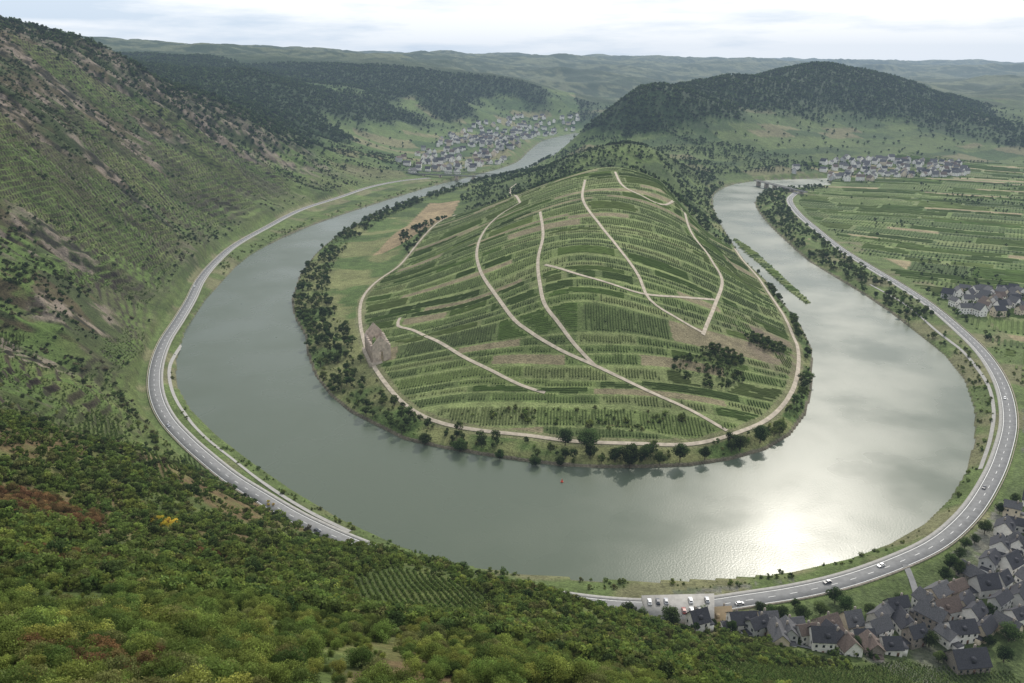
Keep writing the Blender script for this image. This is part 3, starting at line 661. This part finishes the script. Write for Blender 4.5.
# ------------------------------------------------------------------ ruin of the monastery church
def ruin():
    x,y=RUIN;z=float(hgt(np.array([x]),np.array([y]))[0])
    e=bpy.data.objects.new('church_ruin',None);col.objects.link(e);e.location=(x,y,z+.5);e.rotation_euler=(0,0,math.radians(108));e.scale=(1.05,1.15,1.4)
    L,w,h=34,13,11;B=[]
    for sg in (-1,1):
        y0,y1=(sg*w/2-.6,sg*w/2+.6);nb=6;bw=L/nb
        for i in range(nb+1):
            xx=-L/2+i*bw;B.append((xx-1.1,xx+1.1,y0-.4,y1+.4,-2,h-(.8*random.random())))
            if i<nb:
                B.append((xx+1.1,xx+bw-1.1,y0,y1,-2,2.8));B.append((xx+1.1,xx+bw-1.1,y0,y1,h-2.5,h-1.2-random.random()))
    boxes('nave_walls',B,simple('ruin_stone',(.42,.35,.29),.9,.3,.5),e)
    gm=simple('gable_stone',(.48,.40,.33),.9,.3,.5)
    for xx in (-L/2-1.7,L/2+1.7):
        V=[];pr=[(-w/2,-2),(-1.6,-2),(-1.6,6),(0,8),(1.6,6),(1.6,-2),(w/2,-2),(w/2,h),(0,h+6),(-w/2,h)]
        for dx in (-.5,.5): V+=[(xx+dx,a,b_) for a,b_ in pr]
        Fs=[]
        for o,rv in ((0,0),(10,1)):
            for q in [(0,1,2,9),(2,3,8,9),(3,4,7,8),(4,5,6,7)]: Fs.append(tuple(i+o for i in (q if rv else q[::-1])))
        for i in range(10): j=(i+1)%10;Fs.append((i,j,j+10,i+10))
        tri_mesh('gable',V,Fs,gm,e)
    boxes('forecourt',[(-L/2-5,L/2+5,-w/2-3,w/2+3,-3,.12)],M_path,e)
ruin()
# ------------------------------------------------------------------ cars and buoy
def car(x,y,z,rot,m):
    e=bpy.data.objects.new('car',None);col.objects.link(e);e.location=(x,y,z);e.rotation_euler=(0,0,rot)
    def prof(name,pr,w0,w1,mm):
        n_=len(pr);V=[];
        zs=[p[1] for p in pr];zm,zM=min(zs),max(zs)
        for sg in (-1,1): V+=[(p[0],sg*(w0+(w1-w0)*(p[1]-zm)/(zM-zm)),p[1]) for p in pr]
        Fs=[tuple(range(n_)),tuple(range(2*n_-1,n_-1,-1))]+[(i,(i+1)%n_,(i+1)%n_+n_,i+n_) for i in range(n_)]
        tri_mesh(name,V,Fs,mm,e)
    prof('body',[(-2.2,.3),(2.2,.3),(2.25,.6),(2.1,.8),(1.0,.95),(-2.0,.98),(-2.25,.7)],.9,.85,m)
    prof('windows',[(-1.9,.95),(1.0,.93),(.3,1.38),(-1.45,1.4)],.8,.62,M_glass)
    prof('roof',[(-1.5,1.39),(.35,1.37),(.25,1.46),(-1.3,1.47)],.64,.58,m)
    for wx in (-1.35,1.35):
        for sg in (-1,1):
            bpy.ops.mesh.primitive_cylinder_add(vertices=14,radius=.33,depth=.22,location=(wx,sg*.8,.33),rotation=(math.pi/2,0,0));o=bpy.context.object;o.name='wheel';o.data.materials.append(M_rub);o.parent=e
for i,(x,y,mi_) in enumerate([(*p,m_) for p,m_ in zip(W([(194,287),(887,571),(320,533),(988,490),(172,426),(835,587),(740,602),(1008,400)],6),[0,0,1,1,3,1,3,0])]):
    j=np.argmin(np.hypot(R[:,0]-x,R[:,1]-y));t=R[j+1]-R[j-1];t/=np.linalg.norm(t);sd_=1 if i%2 else -1
    car(R[j,0]-t[1]*2*sd_,R[j,1]+t[0]*2*sd_,6.16,math.atan2(t[1],t[0])+(math.pi if sd_>0 else 0),M_car[mi_])
PKc=W([(640,619),(712,617),(712,642),(648,646)],8);pz=float(hgt(PKc[:,0],PKc[:,1]).max())+.25
mesh('car_park',[(p[0],p[1],pz) for p in PKc]+[(p[0],p[1],pz-2.5) for p in PKc],[(0,1,2,3)]+[(i,i+4,(i+1)%4+4,(i+1)%4) for i in range(4)],M_pave)
k=0
for r_ in (.3,.7):
    for i in range(8):
        if random.random()<.35: continue
        a_=PKc[0]*(1-r_)+PKc[3]*r_;b_=PKc[1]*(1-r_)+PKc[2]*r_;q=a_+(b_-a_)*(i+.7)/8.6
        car(q[0],q[1],pz+.01,1.5,M_car[[0,1,3,0,3,1,2][k%7]]);k+=1
for u,v in [(562,482)]:
    x,y=W([(u,v)],0)[0]
    e=bpy.data.objects.new('river_buoy',None);col.objects.link(e);e.location=(x,y,0)
    for nm,r0,r1,z0,z1 in (('float',.9,.9,-.3,.5),('cone',.6,.12,.5,2.2)):
        bpy.ops.mesh.primitive_cone_add(vertices=14,radius1=r0,radius2=r1,depth=z1-z0,location=(0,0,(z0+z1)/2));o=bpy.context.object;o.name=nm;o.data.materials.append(M_buoy);o.parent=e
big=[make_plant('riverside_tree',14,12+k,3000,.36,T1 if k%2 else T2,201+k,clumps=38) for k in range(3)]
def tree_at(name,u,v,sc_,i,z=4):
    x,y=W([(u,v)],z)[0];o=bpy.data.objects.new(name,big[i%3].data);col.objects.link(o);o.location=(x,y,float(hgt(np.array([x]),np.array([y]))[0])-.3);o.scale=(sc_,)*3;o.rotation_euler=(0,0,i*1.7)
for i,(u,v,sc_) in enumerate([(630,463,1.3),(588,452,1.1),(565,448,.85),(680,459,.95),(460,447,.8),(760,442,.9),(590,458,.8),(645,459,.8),(615,460,.7),(500,454,.6),(535,460,.6),(740,449,.8),(705,457,.7),(660,461,.7),(425,440,.7),(560,461,.6),(780,430,.7)]): tree_at('riverside_tree',u,v,sc_,i)
for i,(u,v) in enumerate([(628,618),(700,633),(760,610),(795,605),(835,600),(855,652),(800,625),(870,612),(960,555),(945,575),(965,545),(930,640),(990,640),(1010,635),(900,600),(780,628),(640,640),(668,650),(950,565),(770,620),(975,540),(1000,510),(985,530),(1015,500),(990,612),(940,655),(1005,655),(960,570),(820,615),(845,610),(730,650)]): tree_at('village_tree',u,v,.38+.35*random.random(),i,8)
# ------------------------------------------------------------------ air haze (absorbing volume, scattered light put in as its own glow)
mh=bpy.data.materials.new('air_haze');mh.use_nodes=True;nt=mh.node_tree;nt.nodes.clear()
ab=nt.nodes.new('ShaderNodeVolumeAbsorption');em=nt.nodes.new('ShaderNodeEmission');ad=nt.nodes.new('ShaderNodeAddShader');ou=nt.nodes.new('ShaderNodeOutputMaterial')
SIG=5e-5
ab.inputs['Color'].default_value=(0,0,0,1);ab.inputs['Density'].default_value=SIG;em.inputs['Color'].default_value=(.42,.56,.74,1);em.inputs['Strength'].default_value=SIG
nt.links.new(ab.outputs[0],ad.inputs[0]);nt.links.new(em.outputs[0],ad.inputs[1]);nt.links.new(ad.outputs[0],ou.inputs['Volume'])
boxes('air_haze',[(-16000,16000,-3000,16000,-60,700)],mh)
# ------------------------------------------------------------------ sky and sun
SE,SA=math.radians(37),math.radians(23)
w=bpy.data.worlds.new('World');scene.world=w;w.use_nodes=True;nt=w.node_tree;bg=nt.nodes['Background']
sk=nt.nodes.new('ShaderNodeTexSky');sk.sky_type='NISHITA';sk.sun_disc=False;sk.sun_elevation=SE;sk.sun_rotation=SA;sk.dust_density=2
tc=nt.nodes.new('ShaderNodeTexCoord');mp=nt.nodes.new('ShaderNodeMapping');mp.inputs['Scale'].default_value=(2.2,2.2,16)
no=nt.nodes.new('ShaderNodeTexNoise');no.inputs['Scale'].default_value=1.6;no.inputs['Detail'].default_value=7;no.inputs['Roughness'].default_value=.55
nt.links.new(tc.outputs['Generated'],mp.inputs['Vector']);nt.links.new(mp.outputs[0],no.inputs['Vector'])
cr=nt.nodes.new('ShaderNodeValToRGB');cr.color_ramp.elements[0].position=.38;cr.color_ramp.elements[0].color=(8.2,9.3,10.6,1);cr.color_ramp.elements[1].position=.53;cr.color_ramp.elements[1].color=(13,13,13,1)
nt.links.new(no.outputs['Fac'],cr.inputs['Fac'])
mx=nt.nodes.new('ShaderNodeMixRGB');mx.inputs['Fac'].default_value=.9
nt.links.new(sk.outputs[0],mx.inputs[1]);nt.links.new(cr.outputs[0],mx.inputs[2]);nt.links.new(mx.outputs[0],bg.inputs['Color']);bg.inputs['Strength'].default_value=.1
sl=bpy.data.lights.new('sun','SUN');sl.energy=3.2;sl.angle=math.radians(.5);sl.color=(1,.94,.84);so=bpy.data.objects.new('sun',sl);col.objects.link(so)
from mathutils import Vector
d=Vector((math.sin(SA)*math.cos(SE),math.cos(SA)*math.cos(SE),math.sin(SE)));so.rotation_euler=d.to_track_quat('Z','Y').to_euler()
scene.view_settings.view_transform='Standard';scene.view_settings.look='None';scene.view_settings.exposure=0
cam=bpy.data.cameras.new('camera');co=bpy.data.objects.new('camera',cam);col.objects.link(co);scene.camera=co
co.location=(0,0,H);co.rotation_euler=(math.radians(90)-TH,0,0);cam.sensor_width=36;cam.lens=36*F/1024;cam.clip_end=60000;cam.clip_start=.5
